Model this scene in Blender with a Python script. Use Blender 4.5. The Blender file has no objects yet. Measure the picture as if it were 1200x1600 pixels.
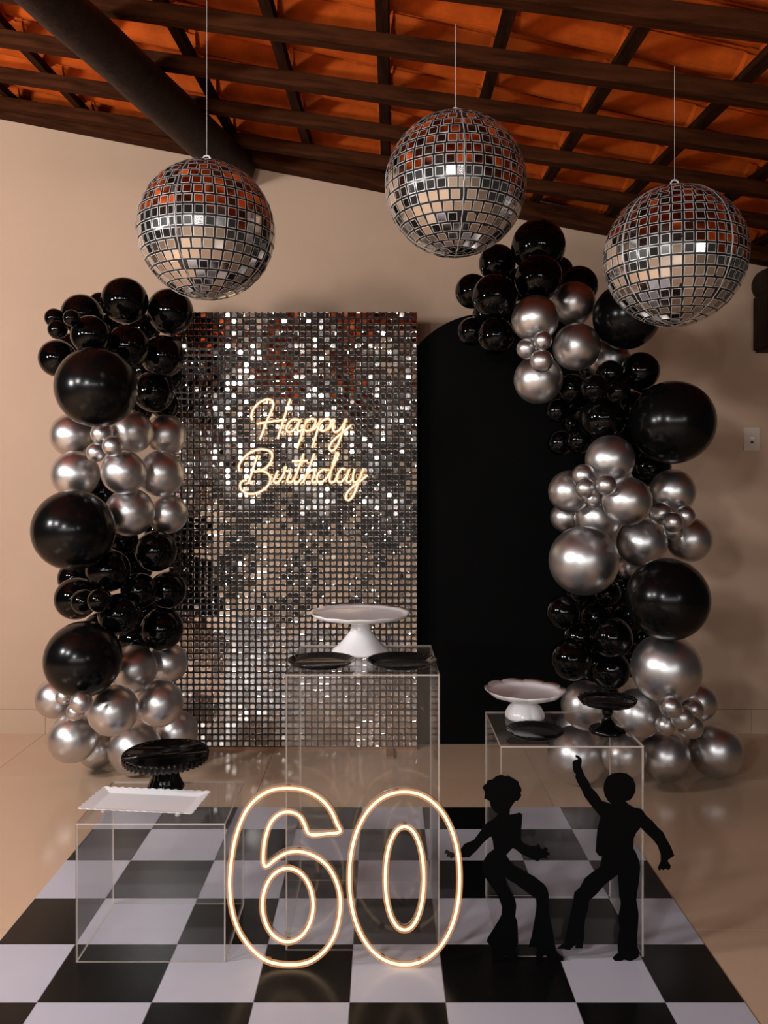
import bpy, bmesh, math, random
from mathutils import Vector, Matrix
from mathutils.geometry import tessellate_polygon

random.seed(7)
scene = bpy.context.scene
COL = scene.collection

# ------------------------------------------------------------------ camera, world, lights
F, CX, CY, CAMH = 1262.0, 598.0, 748.0, 1.30       # focal length in px, vanishing point, eye height
cam_d = bpy.data.cameras.new('camera')
cam = bpy.data.objects.new('camera', cam_d)
COL.objects.link(cam)
cam.location = (0, 0, CAMH)
cam.rotation_euler = (math.pi / 2, 0, 0)
cam_d.sensor_fit = 'VERTICAL'
cam_d.sensor_height = 36.0
cam_d.lens = F / 1600 * 36.0
cam_d.shift_x = 2.0 / 1600
cam_d.shift_y = -52.0 / 1600
cam_d.clip_start = 0.05
scene.camera = cam

world = bpy.data.worlds.new('world')
scene.world = world
world.use_nodes = True
wb = world.node_tree.nodes['Background']
wb.inputs['Color'].default_value = (0.30, 0.26, 0.24, 1)
wb.inputs['Strength'].default_value = 0.07

def lamp(name, loc, power, radius, color=(1, 0.97, 0.95)):
    l = bpy.data.lights.new(name, 'POINT')
    l.energy = power
    l.shadow_soft_size = radius
    l.color = color
    o = bpy.data.objects.new(name, l)
    o.location = loc
    COL.objects.link(o)
    return o

lamp('unseen_lamp', (-3.0, 1.45, 1.90), 150, 0.15)
lamp('unseen_lamp', (-2.6, 0.5, 2.15), 120, 0.15)  # added beside the left lamp, splitting its light for softer shadows
lamp('unseen_lamp', (-1.6, -1.3, 2.10), 140, 0.15)  # added behind the camera for frontal light on wall and floor
lamp('unseen_lamp', (2.2, -2.2, 2.0), 30, 0.07)
for i, x in enumerate((-2.8, -1.5, -0.2, 1.1)):
    lamp('unseen_lamp', (x, -4.4, 2.0), 40, 0.08)
for i, x in enumerate((-4.6, -2.8, -1.0, 0.8, 2.6)):
    lamp('unseen_lamp', (x, -7.6, 2.0), 55, 0.10)  # far row added to brighten the floor behind the camera

vs = scene.view_settings
vs.view_transform = 'Standard'
vs.look = 'None'
vs.exposure = 0.10
vs.gamma = 1.0
vs.use_curve_mapping = False
try:
    scene.cycles.max_bounces = 10
    scene.cycles.transparent_max_bounces = 32
    scene.cycles.glossy_bounces = 5
    scene.cycles.sample_clamp_indirect = 4.0
    scene.cycles.caustics_reflective = False
    scene.cycles.caustics_refractive = False
except Exception:
    pass


def P(px, py, d):
    return Vector(((px - CX) / F * d, d, CAMH + (CY - py) / F * d))


# ------------------------------------------------------------------ materials
def mat(name, color=(0.5, 0.5, 0.5), rough=0.5, metal=0.0, spec=0.5, noise=None, bump=None, coat=0.0):
    """noise=(scale, amount, detail, stretch) varies the colour; bump=(scale, strength)."""
    m = bpy.data.materials.new(name)
    m.use_nodes = True
    nt = m.node_tree
    b = nt.nodes['Principled BSDF']
    b.inputs['Base Color'].default_value = (*color, 1)
    b.inputs['Roughness'].default_value = rough
    b.inputs['Metallic'].default_value = metal
    b.inputs['Specular IOR Level'].default_value = spec
    b.inputs['Coat Weight'].default_value = coat
    b.inputs['Coat Roughness'].default_value = 0.05
    if noise or bump:
        tc = nt.nodes.new('ShaderNodeTexCoord')
        mp = nt.nodes.new('ShaderNodeMapping')
        nt.links.new(tc.outputs['Object'], mp.inputs['Vector'])
        if noise and len(noise) > 3:
            mp.inputs['Scale'].default_value = noise[3]
    if noise:
        n = nt.nodes.new('ShaderNodeTexNoise')
        n.inputs['Scale'].default_value = noise[0]
        n.inputs['Detail'].default_value = noise[2] if len(noise) > 2 else 4
        nt.links.new(mp.outputs['Vector'], n.inputs['Vector'])
        r = nt.nodes.new('ShaderNodeValToRGB')
        a = noise[1]
        r.color_ramp.elements[0].position = 0.3
        r.color_ramp.elements[1].position = 0.7
        r.color_ramp.elements[0].color = (*[c * (1 - a) for c in color], 1)
        r.color_ramp.elements[1].color = (*[min(1, c * (1 + a)) for c in color], 1)
        nt.links.new(n.outputs['Fac'], r.inputs['Fac'])
        nt.links.new(r.outputs['Color'], b.inputs['Base Color'])
    if bump:
        n2 = nt.nodes.new('ShaderNodeTexNoise')
        n2.inputs['Scale'].default_value = bump[0]
        n2.inputs['Detail'].default_value = 5
        nt.links.new(mp.outputs['Vector'], n2.inputs['Vector'])
        bp = nt.nodes.new('ShaderNodeBump')
        bp.inputs['Strength'].default_value = bump[1]
        bp.inputs['Distance'].default_value = 0.01
        nt.links.new(n2.outputs['Fac'], bp.inputs['Height'])
        nt.links.new(bp.outputs['Normal'], b.inputs['Normal'])
    return m


def mat_acrylic(name, tint, haze):
    m = bpy.data.materials.new(name)
    m.use_nodes = True
    nt = m.node_tree
    nt.nodes.clear()
    out = nt.nodes.new('ShaderNodeOutputMaterial')
    tr = nt.nodes.new('ShaderNodeBsdfTransparent')
    tr.inputs['Color'].default_value = (*tint, 1)
    df = nt.nodes.new('ShaderNodeBsdfDiffuse')
    df.inputs['Color'].default_value = (0.86, 0.76, 0.68, 1)
    gl = nt.nodes.new('ShaderNodeBsdfGlossy')
    gl.inputs['Roughness'].default_value = 0.03
    lw = nt.nodes.new('ShaderNodeLayerWeight')
    lw.inputs['Blend'].default_value = 0.5
    pw = nt.nodes.new('ShaderNodeMath')
    pw.operation = 'POWER'
    pw.inputs[1].default_value = 4.0
    nt.links.new(lw.outputs['Facing'], pw.inputs[0])
    fr = nt.nodes.new('ShaderNodeMath')
    fr.operation = 'MULTIPLY_ADD'
    fr.inputs[1].default_value = 0.55
    fr.inputs[2].default_value = 0.022
    nt.links.new(pw.outputs[0], fr.inputs[0])
    m1 = nt.nodes.new('ShaderNodeMixShader')
    m1.inputs['Fac'].default_value = haze
    m2 = nt.nodes.new('ShaderNodeMixShader')
    nt.links.new(tr.outputs[0], m1.inputs[1])
    nt.links.new(df.outputs[0], m1.inputs[2])
    nt.links.new(fr.outputs[0], m2.inputs['Fac'])
    nt.links.new(m1.outputs[0], m2.inputs[1])
    nt.links.new(gl.outputs[0], m2.inputs[2])
    nt.links.new(m2.outputs[0], out.inputs['Surface'])
    return m


def mat_emit(name, color, strength, see_through=0.0):
    m = bpy.data.materials.new(name)
    m.use_nodes = True
    nt = m.node_tree
    nt.nodes.clear()
    out = nt.nodes.new('ShaderNodeOutputMaterial')
    e = nt.nodes.new('ShaderNodeEmission')
    e.inputs['Color'].default_value = (*color, 1)
    e.inputs['Strength'].default_value = strength
    if see_through > 0:
        tr = nt.nodes.new('ShaderNodeBsdfTransparent')
        mx = nt.nodes.new('ShaderNodeMixShader')
        mx.inputs['Fac'].default_value = see_through
        nt.links.new(e.outputs[0], mx.inputs[1])
        nt.links.new(tr.outputs[0], mx.inputs[2])
        nt.links.new(mx.outputs[0], out.inputs['Surface'])
    else:
        nt.links.new(e.outputs[0], out.inputs['Surface'])
    return m


M = {}
M['wall'] = mat('wall_paint', (0.51, 0.355, 0.252), 0.75, noise=(1.3, 0.05, 3), bump=(60, 0.06))
M['floor'] = mat('porcelain', (0.64, 0.45, 0.31), 0.16, spec=0.5, noise=(1.1, 0.06, 3))
M['grout'] = mat('grout', (0.30, 0.21, 0.15), 0.8)
M['base'] = mat('porcelain_baseboard', (0.50, 0.36, 0.26), 0.25, noise=(2, 0.05, 3))
M['tile'] = mat('terracotta', (0.62, 0.105, 0.011), 0.75, spec=0.12, noise=(9, 0.28, 6), bump=(40, 0.25))
M['wood'] = mat('dark_wood', (0.046, 0.014, 0.005), 0.75, spec=0.04, noise=(6, 0.5, 6, (1, 8, 8)), bump=(30, 0.2))
M['wood_y'] = mat('dark_wood_batten', (0.030, 0.011, 0.005), 0.75, spec=0.04, noise=(6, 0.5, 6, (8, 1, 8)), bump=(30, 0.2))
M['log'] = mat('dark_log', (0.022, 0.010, 0.006), 0.65, spec=0.2, noise=(5, 0.5, 5, (8, 8, 1)), bump=(18, 0.3))
M['light_block'] = mat('roof_light_block', (0.03, 0.015, 0.01), 0.9)
M['chrome_b'] = mat('chrome_balloon', (0.68, 0.675, 0.68), 0.35, 1.0)
M['black_b'] = mat('black_balloon', (0.0015, 0.0015, 0.0015), 0.05, spec=0.26)
M['matte_b'] = mat('matte_black_balloon', (0.003, 0.003, 0.003), 0.20, spec=0.24)
M['mirror'] = mat('mirror_foil', (0.78, 0.75, 0.72), 0.07, 1.0)
M['rim'] = mat('mirror_rim', (0.55, 0.54, 0.53), 0.35, 0.3)
M['foil'] = mat('foil_black', (0.012, 0.012, 0.013), 0.25)
M['sequin'] = mat('sequin', (0.74, 0.70, 0.67), 0.06, 1.0)
M['sequin_rim'] = mat('sequin_rim', (0.85, 0.80, 0.76), 0.22, 1.0)
M['board'] = mat('black_board', (0.006, 0.005, 0.005), 0.5)
M['frame'] = mat('frame_wood', (0.30, 0.15, 0.07), 0.6, noise=(8, 0.3, 4))
M['fabric'] = mat('black_fabric', (0.004, 0.004, 0.004), 0.9, spec=0.05, bump=(300, 0.1))
M['sq_white'] = mat('vinyl_white', (0.55, 0.56, 0.65), 0.30, noise=(3, 0.04, 4))
M['sq_black'] = mat('vinyl_black', (0.005, 0.005, 0.005), 0.25, spec=0.28, noise=(3, 0.2, 4))
M['mat_base'] = mat('mat_base', (0.35, 0.34, 0.36), 0.5)
M['cutout'] = mat('black_cutout', (0.002, 0.002, 0.002), 0.6, spec=0.06)
M['ceramic'] = mat('white_ceramic', (0.90, 0.89, 0.91), 0.22, coat=0.3)
M['gloss_black'] = mat('gloss_black', (0.002, 0.002, 0.002), 0.10, spec=0.28)
M['acrylic'] = mat_acrylic('clear_acrylic', (0.987, 0.987, 0.987), 0.009)
M['edge'] = mat_acrylic('acrylic_edge', (0.75, 0.72, 0.70), 0.55)
M['neon'] = mat_emit('neon_core', (1.0, 0.82, 0.54), 2.3)
M['glow_jacket'] = mat_emit('neon_glow_jacket', (1.0, 0.45, 0.19), 0.75, 0.60)  # see-through amber glow, gives the tube jacket the halo around its core
M['clear'] = mat_acrylic('clear_plate', (0.985, 0.985, 0.985), 0.006)
M['line'] = mat('nylon_line', (0.75, 0.75, 0.75), 0.4)
M['switch'] = mat('switch_plastic', (0.60, 0.50, 0.43), 0.4)
M['switch_w'] = mat('switch_white', (0.85, 0.82, 0.78), 0.3)
M['dark'] = mat('dark_slot', (0.03, 0.015, 0.01), 0.6)


# ------------------------------------------------------------------ helpers
def link(name, me, mats=None, parent=None, loc=None, smooth=False):
    if mats is not None and len(me.materials) == 0:
        for k in (mats if isinstance(mats, (list, tuple)) else [mats]):
            me.materials.append(k)
    if smooth:
        me.polygons.foreach_set('use_smooth', [True] * len(me.polygons))
    o = bpy.data.objects.new(name, me)
    COL.objects.link(o)
    if parent is not None:
        o.parent = parent
    if loc is not None:
        o.location = loc
    return o


def mesh(name, verts, faces, fm=None):
    me = bpy.data.meshes.new(name)
    me.from_pydata([tuple(v) for v in verts], [], faces)
    if fm:
        me.polygons.foreach_set('material_index', fm)
    me.update()
    return me


def tag(o, label, cat=None, group=None, kind=None):
    if label:
        o['label'] = label
    if cat:
        o['category'] = cat
    if group:
        o['group'] = group
    if kind:
        o['kind'] = kind
    return o


def empty(name, loc=(0, 0, 0), rz=0.0):
    o = bpy.data.objects.new(name, None)
    COL.objects.link(o)
    o.location = loc
    o.rotation_euler = (0, 0, rz)
    o.empty_display_size = 0.05
    return o


def box_data(x0, x1, y0, y1, z0, z1):
    v = [(x0, y0, z0), (x1, y0, z0), (x1, y1, z0), (x0, y1, z0), (x0, y0, z1), (x1, y0, z1), (x1, y1, z1), (x0, y1, z1)]
    f = [(0, 3, 2, 1), (4, 5, 6, 7), (0, 1, 5, 4), (1, 2, 6, 5), (2, 3, 7, 6), (3, 0, 4, 7)]
    return v, f


def box(name, x0, x1, y0, y1, z0, z1, m, parent=None, bevel=0.0):
    v, f = box_data(x0, x1, y0, y1, z0, z1)
    if bevel <= 0:
        return link(name, mesh(name, v, f), m, parent)
    bm = bmesh.new()
    vs_ = [bm.verts.new(p) for p in v]
    for q in f:
        bm.faces.new([vs_[i] for i in q])
    bmesh.ops.bevel(bm, geom=list(bm.edges), offset=bevel, segments=2, affect='EDGES')
    me = bpy.data.meshes.new(name)
    bm.to_mesh(me)
    bm.free()
    return link(name, me, m, parent)


def catmull(pts, closed=False, n=6):
    out = []
    L = len(pts)
    pts = [Vector(p) for p in pts]
    for i in range(L if closed else L - 1):
        p1, p2 = pts[i], pts[(i + 1) % L]
        p0 = pts[(i - 1) % L] if (closed or i > 0) else p1 * 2 - p2
        p3 = pts[(i + 2) % L] if (closed or i + 2 < L) else p2 * 2 - p1
        for k in range(n):
            t = k / n
            out.append(0.5 * ((2 * p1) + (p2 - p0) * t + (2 * p0 - 5 * p1 + 4 * p2 - p3) * t * t + (3 * p1 - p0 - 3 * p2 + p3) * t ** 3))
    if not closed:
        out.append(pts[-1])
    return out


def tube_xz(name, pts, r, closed=False, seg=8):
    """Sweep a circle along a curve that lies in an XZ plane."""
    verts, faces = [], []
    n = len(pts)
    Y = Vector((0, 1, 0))
    for i, p in enumerate(pts):
        a = pts[(i - 1) % n] if (closed or i > 0) else p
        b = pts[(i + 1) % n] if (closed or i < n - 1) else p
        t = (b - a)
        if t.length < 1e-9:
            t = Vector((1, 0, 0))
        t.normalize()
        nn = t.cross(Y).normalized()
        for k in range(seg):
            an = 2 * math.pi * k / seg
            verts.append(p + nn * (math.cos(an) * r) + Y * (math.sin(an) * r))
    for i in range(n if closed else n - 1):
        j = (i + 1) % n
        for k in range(seg):
            l = (k + 1) % seg
            faces.append((i * seg + k, i * seg + l, j * seg + l, j * seg + k))
    if not closed:
        for e, sgn in ((0, -1), (n - 1, 1)):
            faces.append(tuple(e * seg + k for k in (range(seg) if sgn > 0 else reversed(range(seg)))))
    return mesh(name, verts, faces)


def rod_data(a, b, r, seg=8, r2=None):
    a, b = Vector(a), Vector(b)
    r2 = r if r2 is None else r2
    t = (b - a).normalized()
    u = t.orthogonal().normalized()
    w = t.cross(u)
    v = []
    for p, rr in ((a, r), (b, r2)):
        for k in range(seg):
            an = 2 * math.pi * k / seg
            v.append(p + u * math.cos(an) * rr + w * math.sin(an) * rr)
    f = [(k, (k + 1) % seg, seg + (k + 1) % seg, seg + k) for k in range(seg)]
    f.append(tuple(reversed(range(seg))))
    f.append(tuple(range(seg, 2 * seg)))
    return v, f


def rod(name, a, b, r, m, parent=None, seg=8, r2=None):
    v, f = rod_data(a, b, r, seg, r2)
    return link(name, mesh(name, v, f), m, parent)


def lathe(name, prof, n=48, mod=None, close=False):
    """prof: list of (r, z); mod(i, angle, r, z) -> (r, z)."""
    verts, faces = [], []
    K = len(prof)
    for k in range(n):
        a = 2 * math.pi * k / n
        for i, (r, z) in enumerate(prof):
            if mod:
                r, z = mod(i, a, r, z)
            verts.append((r * math.cos(a), r * math.sin(a), z))
    for k in range(n):
        l = (k + 1) % n
        for i in range(K - 1):
            faces.append((k * K + i, l * K + i, l * K + i + 1, k * K + i + 1))
    if close:
        faces.append(tuple(k * K for k in reversed(range(n))))
        faces.append(tuple(k * K + K - 1 for k in range(n)))
    me = mesh(name, verts, faces)
    bm = bmesh.new()
    bm.from_mesh(me)
    bmesh.ops.remove_doubles(bm, verts=bm.verts, dist=1e-5)
    bmesh.ops.recalc_face_normals(bm, faces=bm.faces)
    bm.to_mesh(me)
    bm.free()
    return me


def flat_solid(name, outline, y0, y1, holes=()):
    """A plate cut to an outline (list of (x, z)), between y0 and y1."""
    rings = [outline] + list(holes)
    tris = tessellate_polygon([[Vector((x, z, 0)) for x, z in r] for r in rings])
    pts = [q for r in rings for q in r]
    n = len(pts)
    v = [(x, y0, z) for x, z in pts] + [(x, y1, z) for x, z in pts]
    f = [tuple(t) for t in tris] + [tuple(n + i for i in reversed(t)) for t in tris]
    b = 0
    for r in rings:
        m_ = len(r)
        for i in range(m_):
            j = (i + 1) % m_
            f.append((b + i, b + j, n + b + j, n + b + i))
        b += m_
    me = mesh(name, v, f)
    bm = bmesh.new()
    bm.from_mesh(me)
    bmesh.ops.recalc_face_normals(bm, faces=bm.faces)
    bm.to_mesh(me)
    bm.free()
    return me


# ------------------------------------------------------------------ room shell
WY = 4.13                                    # the wall behind the decoration
def roof_z(x, y):                            # underside of the rafters
    return 3.15 - 0.1925 * (x + 1.957) + 0.06 * (y - WY)

XL, XR, YB = -4.6, 3.2, 0.7

floor = box('floor', XL - 3.2, XR + 3.2, -9.2, WY + 0.2, -0.12, -0.004, M['grout'])
tag(floor, 'glossy beige porcelain tile floor', kind='structure')
tile_me = None
T = 1.2
xs0, ys0 = -1.72 - 5 * T, 3.53 - 10 * T
for i in range(11):
    for j in range(11):
        x0, y0 = xs0 + i * T, ys0 + j * T
        y1 = min(y0 + T, WY)
        x1 = x0 + T
        if y1 - y0 < 0.05:
            continue
        full = abs(y1 - y0 - T) < 1e-6
        if full and tile_me is not None:
            o = link('floor_tile', tile_me, None, floor)
        else:
            v, f = box_data(0, T - 0.0018, 0, y1 - y0 - 0.0018, -0.006, 0.0)
            me = mesh('floor_tile', v, f)
            me.materials.append(M['floor'])
            o = link('floor_tile', me, None, floor)
            if full:
                tile_me = me
        o.location = (x0, y0, 0)

def wall_quad(name, p0, p1, thick, h0, h1, m):
    """Upright wall from p0 to p1 (xy) with top heights h0 and h1."""
    d = (Vector(p1) - Vector(p0)).normalized()
    nrm = Vector((-d.y, d.x)) * thick
    a, b = Vector(p0), Vector(p1)
    v = []
    for q in (a, b, b + nrm, a + nrm):
        v.append((q.x, q.y, 0))
    for q, h in ((a, h0), (b, h1), (b + nrm, h1), (a + nrm, h0)):
        v.append((q.x, q.y, h))
    f = [(0, 3, 2, 1), (4, 5, 6, 7), (0, 1, 5, 4), (1, 2, 6, 5), (2, 3, 7, 6), (3, 0, 4, 7)]
    return link(name, mesh(name, v, f), m)

o = wall_quad('wall_back', (XL, WY), (XR, WY), 0.15, roof_z(XL, WY) + 0.075, roof_z(XR, WY) + 0.075, M['wall'])
tag(o, 'tan painted plaster wall behind the party decoration', kind='structure')

bb = empty('baseboard_back')
tag(bb, 'beige porcelain baseboard along the tan wall', kind='structure')
bme = None
for i in range(-3, 5):
    x0 = -1.72 + i * T
    if x0 + T > XR + 0.01 or x0 < XL - 0.01:
        continue
    if bme is None:
        v, f = box_data(0.001, T - 0.001, -0.011, 0.0, 0.0, 0.122)
        bme = mesh('baseboard_tile', v, f)
        bme.materials.append(M['base'])
    o = link('baseboard_tile', bme, None, bb)
    o.location = (x0, WY - 0.0005, 0.0)

# ---- the roof: log, rafters, battens and clay tiles
ceil = empty('ceiling')
tag(ceil, 'orange clay tile roof on dark wooden rafters seen from below', kind='structure')
EX = Vector((1, 0, -0.1925)).normalized()
EY = Vector((0, 1, 0.06)).normalized()
EZ = EX.cross(EY).normalized()
EY2 = EZ.cross(EX)

def roof_mat(x, y, lift, yaw=0.0):
    c = Vector((x, y, roof_z(x, y))) + EZ * lift
    ex = (EX * math.cos(yaw) + EY2 * math.sin(yaw))
    ey = EZ.cross(ex)
    m = Matrix((ex, ey, EZ)).transposed().to_4x4()
    m.translation = c
    return m

RY = -0.11
L = 8.2
for k, y0 in enumerate([3.78 - 0.385 * i for i in range(9)]):
    if k == 0:
        v, f = box_data(-L / 2, L / 2, -0.026, 0.026, 0, 0.052)
        rme = mesh('rafter', v, f)
        rme.materials.append(M['wood'])
    o = link('rafter', rme, None, ceil)
    o.matrix_world = roof_mat(-0.75, y0 - RY * 0.75 * -1 * -1 + 0.0, 0.0, math.atan(RY))
v, f = box_data(-3.9, 3.9, -0.05, 0.05, 0, 0.075)
wp = link('wall_plate', mesh('wall_plate', v, f), M['wood'], ceil)
wp.matrix_world = roof_mat(-0.8, WY - 0.052, -0.012)

BX = [-0.015 + 0.372 * i for i in range(-12, 9)]
v, f = box_data(-0.02, 0.02, -1.78, 1.78, 0.053, 0.083)
bme2 = mesh('batten', v, f)
bme2.materials.append(M['wood_y'])
for x in BX:
    o = link('batten', bme2, None, ceil)
    o.matrix_world = roof_mat(x, 2.375, 0.0)

def roof_tile_data(np_, nc):
    """Clay tile seen from below: a bulging pan and a raised cap beside it, with a lip at the lower end."""
    pan, cap = [], []
    for i in range(np_ + 1):
        t = i / np_
        pan.append((0.142 * t, -0.062 * math.sin(math.pi * (0.06 + 0.88 * t)) ** 0.85 + 0.016))
    for i in range(nc + 1):
        t = i / nc
        cap.append((0.138 + 0.070 * t, 0.012 + 0.046 * max(math.sin(math.pi * (0.05 + 0.95 * t)), 0.0) ** 0.7 - 0.012 * t ** 6))
    v, f = [], []
    for prof in (pan, cap):
        n = len(prof)
        b = len(v)
        for x, dz, sc_ in ((0.0, 0.010, 0.94), (0.372, 0.0, 1.0), (0.384, -0.006, 1.06), (0.412, -0.006, 1.06)):
            v += [(x, y, z * sc_ + dz) for y, z in prof]
        for x, dz in ((0.0, 0.022), (0.412, 0.010)):
            v += [(x, y, z + dz) for y, z in prof]
        for s in range(3):
            for i in range(n - 1):
                f.append((b + s * n + i, b + s * n + i + 1, b + (s + 1) * n + i + 1, b + (s + 1) * n + i))
        for i in range(n - 1):
            f.append((b + 4 * n + i, b + 5 * n + i, b + 5 * n + i + 1, b + 4 * n + i + 1))
            f.append((b + 3 * n + i, b + 3 * n + i + 1, b + 5 * n + i + 1, b + 5 * n + i))
    return v, f

tv, tf = roof_tile_data(9, 5)
tme = mesh('roof_tile', tv, tf)
tme.materials.append(M['tile'])
lv, lf = roof_tile_data(4, 3)
sv, sf = [], []
TY = 0.2
rng = random.Random(3)
for bi, x in enumerate(BX[:-1]):
    for j in range(-48, 13):
        y = 1.87 + j * TY
        if y > WY + 0.05 or y < YB - 0.1:
            continue
        jx, jy = rng.uniform(-0.006, 0.006), rng.uniform(-0.003, 0.003)
        m = roof_mat(x - 0.015 + jx, y + jy, 0.140 + rng.uniform(-0.002, 0.003), rng.uniform(-0.008, 0.008))
        d = y + 0.1
        px = CX + F * (x + 0.18) / max(d, 0.1)
        py = CY - F * (roof_z(x + 0.18, d) + 0.1 - CAMH) / max(d, 0.1)
        if y > 1.6 and -120 < px < 1320 and -110 < py:
            o = link('roof_tile', tme, None, ceil)
            o.matrix_world = m
        else:
            b = len(sv)
            sv += [m @ Vector(q) for q in lv]
            sf += [tuple(b + i for i in q) for q in lf]
me = mesh('roof_tiles_rest', sv, sf)
o = link('roof_tiles_rest', me, M['tile'], ceil, smooth=True)
o['kind'] = 'stuff'
v, f = box_data(-4.1, 4.2, -1.9, 1.9, 0.20, 0.235)  # slab added above the tiles to stop light leaking through
o = link('roof_light_block', mesh('roof_light_block', v, f), M['light_block'], ceil)
o.matrix_world = roof_mat(-0.8, 2.45, 0.0)

# the round log that carries the roof
def log_mesh(name, a, b, ra, rb, seg=20, n=14, seed=1):
    rg = random.Random(seed)
    a, b = Vector(a), Vector(b)
    t = (b - a).normalized()
    u = t.orthogonal().normalized()
    w = t.cross(u)
    v, f = [], []
    for i in range(n + 1):
        s = i / n
        c = a.lerp(b, s) + u * rg.uniform(-0.003, 0.003) + w * rg.uniform(-0.003, 0.003)
        r = ra + (rb - ra) * s
        for k in range(seg):
            an = 2 * math.pi * k / seg
            rr = r * (1 + rg.uniform(-0.012, 0.012))
            v.append(c + u * math.cos(an) * rr + w * math.sin(an) * rr)
    for i in range(n):
        for k in range(seg):
            l = (k + 1) % seg
            f.append((i * seg + k, i * seg + l, (i + 1) * seg + l, (i + 1) * seg + k))
    f.append(tuple(reversed(range(seg))))
    f.append(tuple(n * seg + k for k in range(seg)))
    return mesh(name, v, f)

la = P(368, 262, 4.07)
lb = P(81, 0, 2.42)
lb2 = la + (lb - la) * 1.7
o = link('log_beam', log_mesh('log_beam', la, lb2, 0.100, 0.060), M['log'], ceil, smooth=True)

# dark timber bracket and beam end at the edge of the picture
br = empty('timber_bracket', P(1216, 548, 4.05))
tag(br, 'dark timber bracket under a round beam end beside the light switch', 'bracket')
q = br.location
a1, a2, b1 = P(1187, 548, 4.05), P(1236, 458, 4.05), P(1213, 443, 4.0)
box('post', a1.x - q.x, a2.x - q.x, -0.09, 0.08, 0.0, a2.z - a1.z, M['log'], br, 0.012)
link('beam_end', log_mesh('beam_end', (b1.x - q.x, -0.17, b1.z - q.z), (b1.x - q.x + 0.03, 0.08, b1.z - q.z + 0.015), 0.088, 0.092, n=6, seed=5), M['log'], br, smooth=True)

# light switch
sw = empty('light_switch', P(1173.5, 686, WY - 0.001))
tag(sw, 'beige light switch plate on the tan wall', 'light switch')
box('plate', -0.041, 0.041, -0.011, 0.0, -0.059, 0.059, M['switch'], sw, 0.003)
box('key', -0.011, 0.011, -0.018, -0.0105, -0.001, 0.010, M['switch_w'], sw, 0.002)
v = [(-0.012, -0.0122, -0.022), (0.012, -0.0122, -0.022), (0.0, -0.0122, -0.008), (-0.012, -0.0105, -0.022), (0.012, -0.0105, -0.022), (0.0, -0.0105, -0.008)]
link('slot', mesh('slot', v, [(0, 1, 2), (5, 4, 3), (0, 3, 4, 1), (1, 4, 5, 2), (2, 5, 3, 0)]), M['dark'], sw)

# ------------------------------------------------------------------ checkered mat
mt = empty('checkered_mat', (0, 0, 0))
tag(mt, 'black and white checkered dance floor mat on the beige floor', 'mat')
colx = [-1.075, -0.856, -0.572, -0.320, -0.082, 0.156, 0.479, 0.700, 0.897]
rowy = [1.25, 1.50, 1.75, 2.00, 2.25, 2.497, 2.745, 2.99, 3.19]
box('backing', colx[0], colx[-1], rowy[0], rowy[-1], 0.0003, 0.0022, M['mat_base'], mt)
for i in range(8):
    for j in range(8):
        wht = (i + j) % 2 == 1
        box('white_square' if wht else 'black_square', colx[i] + 0.0010, colx[i + 1] - 0.0010, rowy[j] + 0.0010, rowy[j + 1] - 0.0010,
            0.0022, 0.0034, M['sq_white'] if wht else M['sq_black'], mt)
FZ = 0.0036                                     # top of the mat

# ------------------------------------------------------------------ shimmer wall of sequins
SY = 3.885
NC, NR, PITCH = 40, 70, 0.02985
sx1 = (652 - CX) / F * SY
sx0 = sx1 - NC * PITCH
sz0 = 0.012
sw_ = empty('shimmer_wall', ((sx0 + sx1) / 2, SY, 0))
tag(sw_, 'shimmering silver sequin backdrop panel behind the neon birthday sign', 'backdrop panel')
hw = NC * PITCH / 2
box('backing_board', -hw, hw, 0.0, 0.018, sz0, sz0 + NR * PITCH, M['board'], sw_)
box('bottom_rail', -hw, hw, -0.012, 0.03, 0.0, sz0, M['frame'], sw_)
box('support_foot', hw - 0.15, hw - 0.115, -0.14, -0.012, 0.0, 0.012, M['frame'], sw_)

def sequin_data(s):
    """Rounded square mirror: bright dished rim and flat centre."""
    v, f, fm = [], [], []
    def ring(h, c, y):
        out = []
        for sx, sz in ((1, 1), (-1, 1), (-1, -1), (1, -1)):
            pts = [(h, h - c), (h - c, h)] if sx * sz > 0 else [(h - c, h), (h, h - c)]
            for (a, b) in pts:
                out.append((sx * a, y, sz * b))
        return out
    h = s / 2
    v += ring(h, h * 0.30, 0.0)
    v += ring(h * 0.93, h * 0.30, -0.0012)
    v += ring(h * 0.74, h * 0.30, -0.0007)
    for a, b, mi in ((0, 8, 1), (8, 16, 0)):
        for k in range(8):
            l = (k + 1) % 8
            f.append((a + k, a + l, b + l, b + k))
            fm.append(mi)
    f.append(tuple(16 + k for k in range(8)))
    fm.append(0)
    return v, f, fm

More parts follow.
